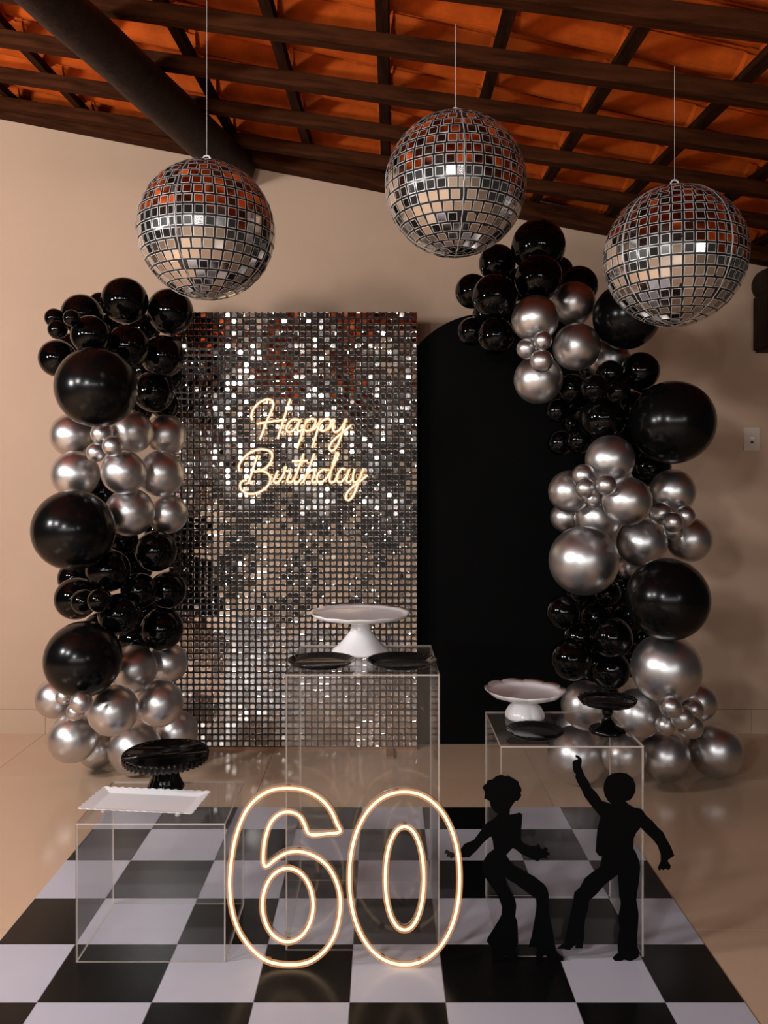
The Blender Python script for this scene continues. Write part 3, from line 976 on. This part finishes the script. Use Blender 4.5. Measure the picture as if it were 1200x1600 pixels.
def disco(px, py, rpx, d, seam_deg, seed, label):
    R = rpx / F * d
    c = P(px, py, d)
    e = empty('mirror_ball', c)
    tag(e, label, 'mirror ball', 'mirror ball balloons hanging from the roof')
    rg = random.Random(seed)
    tocam = (Vector((0, 0, CAMH)) - c)
    az = math.atan2(tocam.y, tocam.x)                      # longitude that faces the camera
    bm_ = bmesh.new()
    bmesh.ops.create_uvsphere(bm_, u_segments=48, v_segments=28, radius=R * 0.992)
    me = bpy.data.meshes.new('ball_body')
    bm_.to_mesh(me); bm_.free()
    link('ball_body', me, M['foil'], e, smooth=True)
    pitch = 0.1496                                          # radians along the gore
    rows = 21
    tiles = []
    for g in range(4):
        L0 = math.radians(seam_deg + 90 * g)
        for r in range(rows):
            lat = (r - (rows - 1) / 2) * pitch
            half = math.radians(45) * math.cos(lat)
            n = int(math.ceil((half * 2) / pitch)) + 1
            for k in range(-n, n + 1):
                u0, u1 = (k - 0.5) * pitch, (k + 0.5) * pitch
                u0, u1 = max(u0, -half + 0.008), min(u1, half - 0.008)
                if u1 - u0 < pitch * 0.30:
                    continue
                lon = L0 + math.radians(45) + (u0 + u1) / 2 / max(math.cos(lat), 0.05)
                tiles.append((lat, lon, (u1 - u0)))
    tcd = tocam.normalized()
    out = []
    for lat, lon, w in tiles:
        a = az + lon
        nrm = Vector((math.cos(lat) * math.cos(a), math.cos(lat) * math.sin(a), math.sin(lat)))
        ex = Vector((-math.sin(a), math.cos(a), 0))
        ez = nrm.copy()
        ey = ez.cross(ex)
        # each gore bulges and dents a little
        wob = Matrix.Rotation(rg.gauss(0, 0.035), 3, ex) @ Matrix.Rotation(rg.gauss(0, 0.035), 3, ey)
        rot = wob @ Matrix((ex, ey, ez)).transposed()
        mm = rot.to_4x4()
        mm.translation = nrm * R * 0.993
        mm = mm @ Matrix.Diagonal((w * R * 0.83, pitch * R * 0.83, R * 0.14, 1))
        out.append((nrm.dot(tcd), mm))
    out.sort(key=lambda t_: -t_[0])
    gv_, gf_, gm_ = [], [], []
    for i, (_, mm) in enumerate(out):
        if i < 300:
            o_ = link('mirror_tile', bt_me, None, e)
            o_.matrix_local = mm
        else:
            b = len(gv_)
            gv_ += [mm @ Vector(q_) for q_ in bv]
            gf_ += [tuple(b + k for k in fc) for fc in bf]
            gm_ += bfm
    o_ = link('mirror_tiles_far_side', mesh('mirror_tiles_far_side', gv_, gf_, gm_), [M['mirror'], M['rim']], e)
    o_['kind'] = 'stuff'
    # seam piping along the four gore edges
    for g in range(4):
        a = az + math.radians(seam_deg + 90 * g)
        v, f = [], []
        for i in range(41):
            la_ = -math.pi / 2 + math.pi * i / 40
            for s in (-1, 0, 1):
                rr = R * (1.003 if s == 0 else 0.994)
                n_ = Vector((math.cos(la_) * math.cos(a), math.cos(la_) * math.sin(a), math.sin(la_)))
                v.append(n_ * rr + Vector((-math.sin(a), math.cos(a), 0)) * (s * 0.0016 + 0.0012 * math.sin(i * 2.3)))
        for i in range(40):
            for s in range(2):
                f.append((i * 3 + s, i * 3 + s + 1, i * 3 + s + 4, i * 3 + s + 3))
        link('seam', mesh('seam', v, f), M['rim'], e, smooth=True)
    # loop and line up to the roof
    lp = [Vector((0.012 * math.sin(t_) , 0, R + 0.008 - 0.014 * math.cos(t_))) for t_ in [2 * math.pi * k / 16 for k in range(16)]]
    link('hanging_loop', tube_xz('hanging_loop', lp, 0.0028, True, 6), M['line'], e, smooth=True)
    ztop = roof_z(c.x, c.y) - c.z + 0.05
    rod('hanging_line', (0, 0, R + 0.018), (0, 0, ztop), 0.0007, M['line'], e, 6)
    return e
disco(323, 361, 106.5, 2.45, -25.0, 1, 'silver mirror ball hanging below the round log beam')
disco(711.5, 290, 110, 2.45, 7.0, 2, 'silver mirror ball hanging highest, between the other two balls')
disco(1054, 401, 108.5, 2.45, 47.0, 3, 'silver mirror ball hanging lowest, in front of the garland with the big black balloons')

# ------------------------------------------------------------------ balloon garlands
# (cluster, kind, [(px, py, radius px, depth offset)])
S, B, K = 'chrome', 'black', 'matte'
clusters = [
    ('L', B, 'glossy black balloon in the crest of the left garland', [
        (195, 470, 36, -.06), (266, 487, 36, -.04), (128, 492, 32, 0), (142, 524, 31, -.10), (90, 560, 29, -.10), (200, 541, 34, -.03), (254, 557, 33, -.02), (240, 612, 32, 0), (156, 474, 17, .0)]),
    ('L', B, 'tiny glossy black balloon at the upper edge of the left garland', [(85, 497, 15, -.06), (112, 497, 13, -.12), (90, 515, 15, -.09)]),
    ('L', K, 'big matte black balloon high on the left garland, above the chrome balloons', [(151, 605, 63, -.16)]),
    ('L', S, 'chrome balloon in the upper chrome band of the left garland', [
        (113, 680, 34, -.02), (205, 675, 34, -.04), (258, 680, 32, 0), (118, 741, 37, -.05), (193, 738, 34.5, -.08), (251, 740, 36, -.01), (203, 800, 38, -.04), (262, 803, 31, .02)]),
    ('L', S, 'tiny chrome balloon in the upper chrome band of the left garland', [(159, 678, 17, -.13), (176, 697, 16, -.17), (150, 707, 15, -.17)]),
    ('L', K, 'big matte black balloon halfway up the left garland', [(115, 828, 63, -.14)]),
    ('L', B, 'glossy black balloon in the middle black band of the left garland', [
        (162, 770, 33, .0), (190, 846, 26, .0), (244, 861, 32, -.03), (169, 891, 34, -.06), (119, 935, 33, -.02), (217, 923, 28, -.05), (262, 922, 29, -.01), (187, 960, 33, -.08), (253, 983, 33, -.04), (118, 903, 27, .04)]),
    ('L', B, 'tiny glossy black balloon in the middle black band of the left garland', [(130, 940, 19, -.10), (156, 938, 19, -.12)]),
    ('L', K, 'big matte black balloon low on the left garland', [(130, 1030, 59, -.14)]),
    ('L', S, 'chrome balloon in the bottom chrome cluster of the left garland', [
        (208, 1045, 37, -.03), (262, 1036, 31, .0), (177, 1110, 39, -.08), (250, 1099, 36, -.03), (88, 1090, 32, -.02), (114, 1153, 38, -.10), (152, 1171, 29, .02), (211, 1170, 41, 'f'), (277, 1142, 32, .02)]),
    ('L', S, 'tiny chrome balloon in the bottom chrome cluster of the left garland', [(100, 1088, 13, -.12), (127, 1097, 17, -.15), (118, 1112, 14, -.13)]),
    ('L', B, 'added black filler balloon deep in the crest of the left garland', [(226, 514, 24, .12), (171, 512, 22, .12), (226, 580, 24, .14), (113, 541, 21, .10), (265, 592, 20, .12), (214, 638, 25, .12), (258, 634, 22, .12)]),  # fillers added behind the front balloons so the gaps stay dark
    ('L', B, 'added black filler balloon deep in the middle of the left garland', [(212, 886, 27, .10), (148, 915, 25, .10), (224, 955, 27, .10), (158, 984, 28, .03), (212, 1000, 26, .06), (250, 830, 24, .08)]),
    ('R', B, 'added black filler balloon deep in the crest of the right garland', [(808, 445, 25, .10), (872, 425, 24, .10), (802, 500, 26, .10), (868, 515, 24, .10), (760, 492, 22, .10)]),  # more added fillers, darkening the gaps of the right garland
    ('R', B, 'added black filler balloon deep in the upper half of the right garland', [(925, 575, 28, .12), (975, 690, 32, .12), (930, 690, 28, .12), (900, 662, 22, .12), (1010, 625, 26, .12)]),
    ('R', B, 'added black filler balloon deep in the lower half of the right garland', [(985, 960, 30, .12), (925, 1035, 30, .12), (985, 1030, 28, .10), (905, 925, 26, .12), (940, 1080, 26, .10), (1000, 995, 28, .16), (975, 915, 26, .12)]),
    ('R', B, 'glossy black balloon in the crest of the right garland', [
        (841, 385, 42, .0), (841, 434, 37, -.04), (777, 411, 29, .02), (738, 455, 27, .0), (773, 463, 35, -.06), (737, 518, 22, .02), (775, 525, 29, -.03), (903, 447, 31, .04)]),
    ('R', K, 'big matte black balloon behind the lowest mirror ball', [(979, 494, 52, -.04)]),
    ('R', S, 'chrome balloon in the upper chrome cluster of the right garland', [(836, 498, 36.5, -.08), (896, 474, 34, -.02), (901, 542, 37, -.08), (841, 593, 38, -.06), (950, 562, 34, .05)]),
    ('R', S, 'tiny chrome balloon in the upper chrome cluster of the right garland', [(823, 545, 16, -.14), (848, 532, 14.5, -.16), (846, 564, 18, -.16)]),
    ('R', B, 'glossy black balloon in the upper black band of the right garland', [
        (1000, 580, 30, -.02), (953, 584, 21, -.02), (894, 608, 24, -.03), (928, 606, 21, -.06), (965, 612, 20, -.05), (871, 642, 19, .0), (941, 654, 36, -.03), (875, 692, 20, .0), (905, 688, 21, -.02), (1017, 730, 31, .03), (912, 640, 26, .05), (985, 640, 30, .06)]),
    ('R', K, 'biggest matte black balloon of the right garland, beside the light switch', [(1051, 660, 65, -.10)]),
    ('R', S, 'chrome balloon in the middle chrome cluster of the right garland', [
        (953, 718, 38, -.05), (890, 768, 33, -.04), (980, 783, 38, -.09), (883, 808, 23, .03), (934, 808, 36, .0), (1051, 768, 35, .0), (1003, 848, 38.5, -.06), (1077, 843, 35, .0), (982, 886, 19, .04)]),
    ('R', S, 'tiny chrome balloon in the inner knot, middle of the right garland', [(912, 743, 18, -.12), (915, 763, 16, -.16), (947, 758, 16, -.15), (928, 779, 15, -.12)]),
    ('R', S, 'tiny chrome balloon in the outer knot, middle of the right garland', [(1032, 802, 18, -.10), (1070, 806, 16, -.10), (1051, 816, 16, -.15), (1053, 829, 15, -.11)]),
    ('R', S, 'large chrome balloon halfway up the right garland, against the black arch panel', [(912, 876, 54, -.12)]),
    ('R', K, 'big matte black balloon low on the right garland', [(1043, 936, 64, -.10)]),
    ('R', B, 'glossy black balloon in the lower black band of the right garland', [
        (880, 956, 27, -.02), (948, 927, 22, .02), (905, 996, 27, -.01), (893, 1030, 33, -.03), (955, 996, 33, -.03), (953, 1046, 31, -.01), (930, 965, 28, .07)]),
    ('R', S, 'large chrome balloon near the foot of the right garland', [(1041, 1044, 54, -.08)]),
    ('R', S, 'chrome balloon in the bottom chrome cluster of the right garland', [
        (915, 1102, 38, .0), (996, 1115, 38, -.05), (1090, 1096, 30, .02), (905, 1140, 36, .04), (901, 1180, 45, 'f'), (975, 1180, 34, .08), (1039, 1182, 38.5, 'f'), (1118, 1172, 42, 'f')]),
    ('R', S, 'tiny chrome balloon at the foot of the right garland', [(1048, 1104, 17, -.12), (1082, 1108, 17, -.09), (1066, 1121, 18, -.15), (1040, 1133, 15.5, -.14), (1079, 1134, 20, -.10)]),
]
ORD = ['highest', 'second highest', 'third highest', 'fourth highest', 'fifth highest', 'sixth highest', 'seventh highest', 'eighth highest', 'ninth highest', 'tenth highest', 'eleventh highest', 'twelfth highest']
balls = []
for side, kind, lab, items in clusters:
    base_d = 3.60 if side == 'L' else 3.50
    order = sorted(range(len(items)), key=lambda i: items[i][1])
    for rank, i in enumerate(order):
        px, py, rp, off = items[i]
        fixed = off == 'f'
        if fixed:                                           # rests on the floor
            d = CAMH / ((py - CY) / F + rp / F)
        else:
            d = base_d + off
        l = lab if len(items) == 1 else lab + ', ' + (ORD[rank] if rank < len(order) - 1 or len(items) < 3 else 'lowest')
        balls.append(dict(px=px, py=py, rp=rp, d=d, d0=d, x0=px, y0=py, fixed=fixed, kind=kind, label=l, side=side))
# each balloon takes the free depth next to its own, behind or in front of its neighbours, so that they touch without crossing
def gap_of(a, b, da):
    """Half-width of the depth interval around b that a may not enter."""
    ra, rb = a['rp'] * da / F * 1.03, b['rp'] * b['d'] / F * 1.03
    pa, pb = P(a['px'], a['py'], da), P(b['px'], b['py'], b['d'])
    l2 = (pa.x - pb.x) ** 2 + (pa.z - pb.z) ** 2
    need = (ra + rb) ** 2
    return math.sqrt(need - l2) if need > l2 else 0.0
def limits(a):
    r1 = a['rp'] / F * 1.06
    hi = (3.858 if a['px'] - a['rp'] < 656 else 3.94) / (1 + r1)
    if a['py'] > 900:
        hi = min(hi, CAMH / ((a['py'] - CY) / F + a['rp'] / F * 1.03))
    return 2.95, hi
placed = [a for a in balls if a['fixed']]
for a in sorted([b for b in balls if not b['fixed']], key=lambda b: (-b['d0'], b['py'])):
    lo, hi = limits(a)
    near = [b for b in placed if b['side'] == a['side'] and math.hypot(a['px'] - b['px'], a['py'] - b['py']) < (a['rp'] + b['rp']) * 1.25]
    cand = [min(a['d0'], hi), hi]
    for b in near:
        for sg in (-1, 1):
            d = b['d'] + sg * 0.1
            for _ in range(8):
                d = b['d'] + sg * (gap_of(a, b, d) + 0.0008)
            cand.append(d)
    best, bs = None, 1e9
    for d in cand:
        if d < lo or d > hi + 1e-6:
            continue
        cost = abs(d - a['d0'])
        for b in near:
            g = gap_of(a, b, d)
            if abs(d - b['d']) < g - 1e-5:
                cost += 50 * (g - abs(d - b['d']))
            vis = math.hypot(a['px'] - b['px'], a['py'] - b['py']) < (a['rp'] + b['rp']) * 0.97
            if vis and (b['d0'] - a['d0']) * (b['d'] - d) < 0:
                cost += 0.6
        if cost < bs:
            best, bs = d, cost
    a['d'] = best if best is not None else min(a['d0'], hi)
    placed.append(a)

def balloon_mesh(name, m, squat):
    prof = [(0.0, 1.0)]
    for k in range(1, 23):
        t = math.pi * k / 24
        prof.append((math.sin(t), math.cos(t) * (1.0 if t < math.pi / 2 else squat)))
    prof += [(0.08, -1.005 * squat), (0.045, -1.02 * squat), (0.065, -1.035 * squat), (0.03, -1.05 * squat), (0.0, -1.05 * squat)]
    me = lathe(name, [(max(r, 0.0), z) for r, z in prof], 40)
    me.materials.append(m)
    me.polygons.foreach_set('use_smooth', [True] * len(me.polygons))
    return me
bmesh_by = {S: balloon_mesh('balloon_chrome', M['chrome_b'], 1.02), B: balloon_mesh('balloon_black', M['black_b'], 1.02), K: balloon_mesh('balloon_matte', M['matte_b'], 1.02)}
GN = {'L': 'balloons of the left garland', 'R': 'balloons of the right garland'}
rng = random.Random(21)
for a in balls:
    c = P(a['px'], a['py'], a['d'])
    r = a['rp'] * a['d'] / F
    o = link('balloon', bmesh_by[a['kind']])
    corex = -1.20 if a['side'] == 'L' else 1.05
    ax = Vector((c.x - corex, -0.55, rng.uniform(-0.15, 0.3))).normalized()     # the tied end points into the garland
    o.rotation_mode = 'QUATERNION'
    o.rotation_quaternion = ax.to_track_quat('Z', 'Y')
    o.scale = (r, r, r * 0.99)
    if a['fixed']:
        c.z = r * 1.0 + 0.001
    o.location = c
    tag(o, a['label'], 'balloon', GN[a['side']])
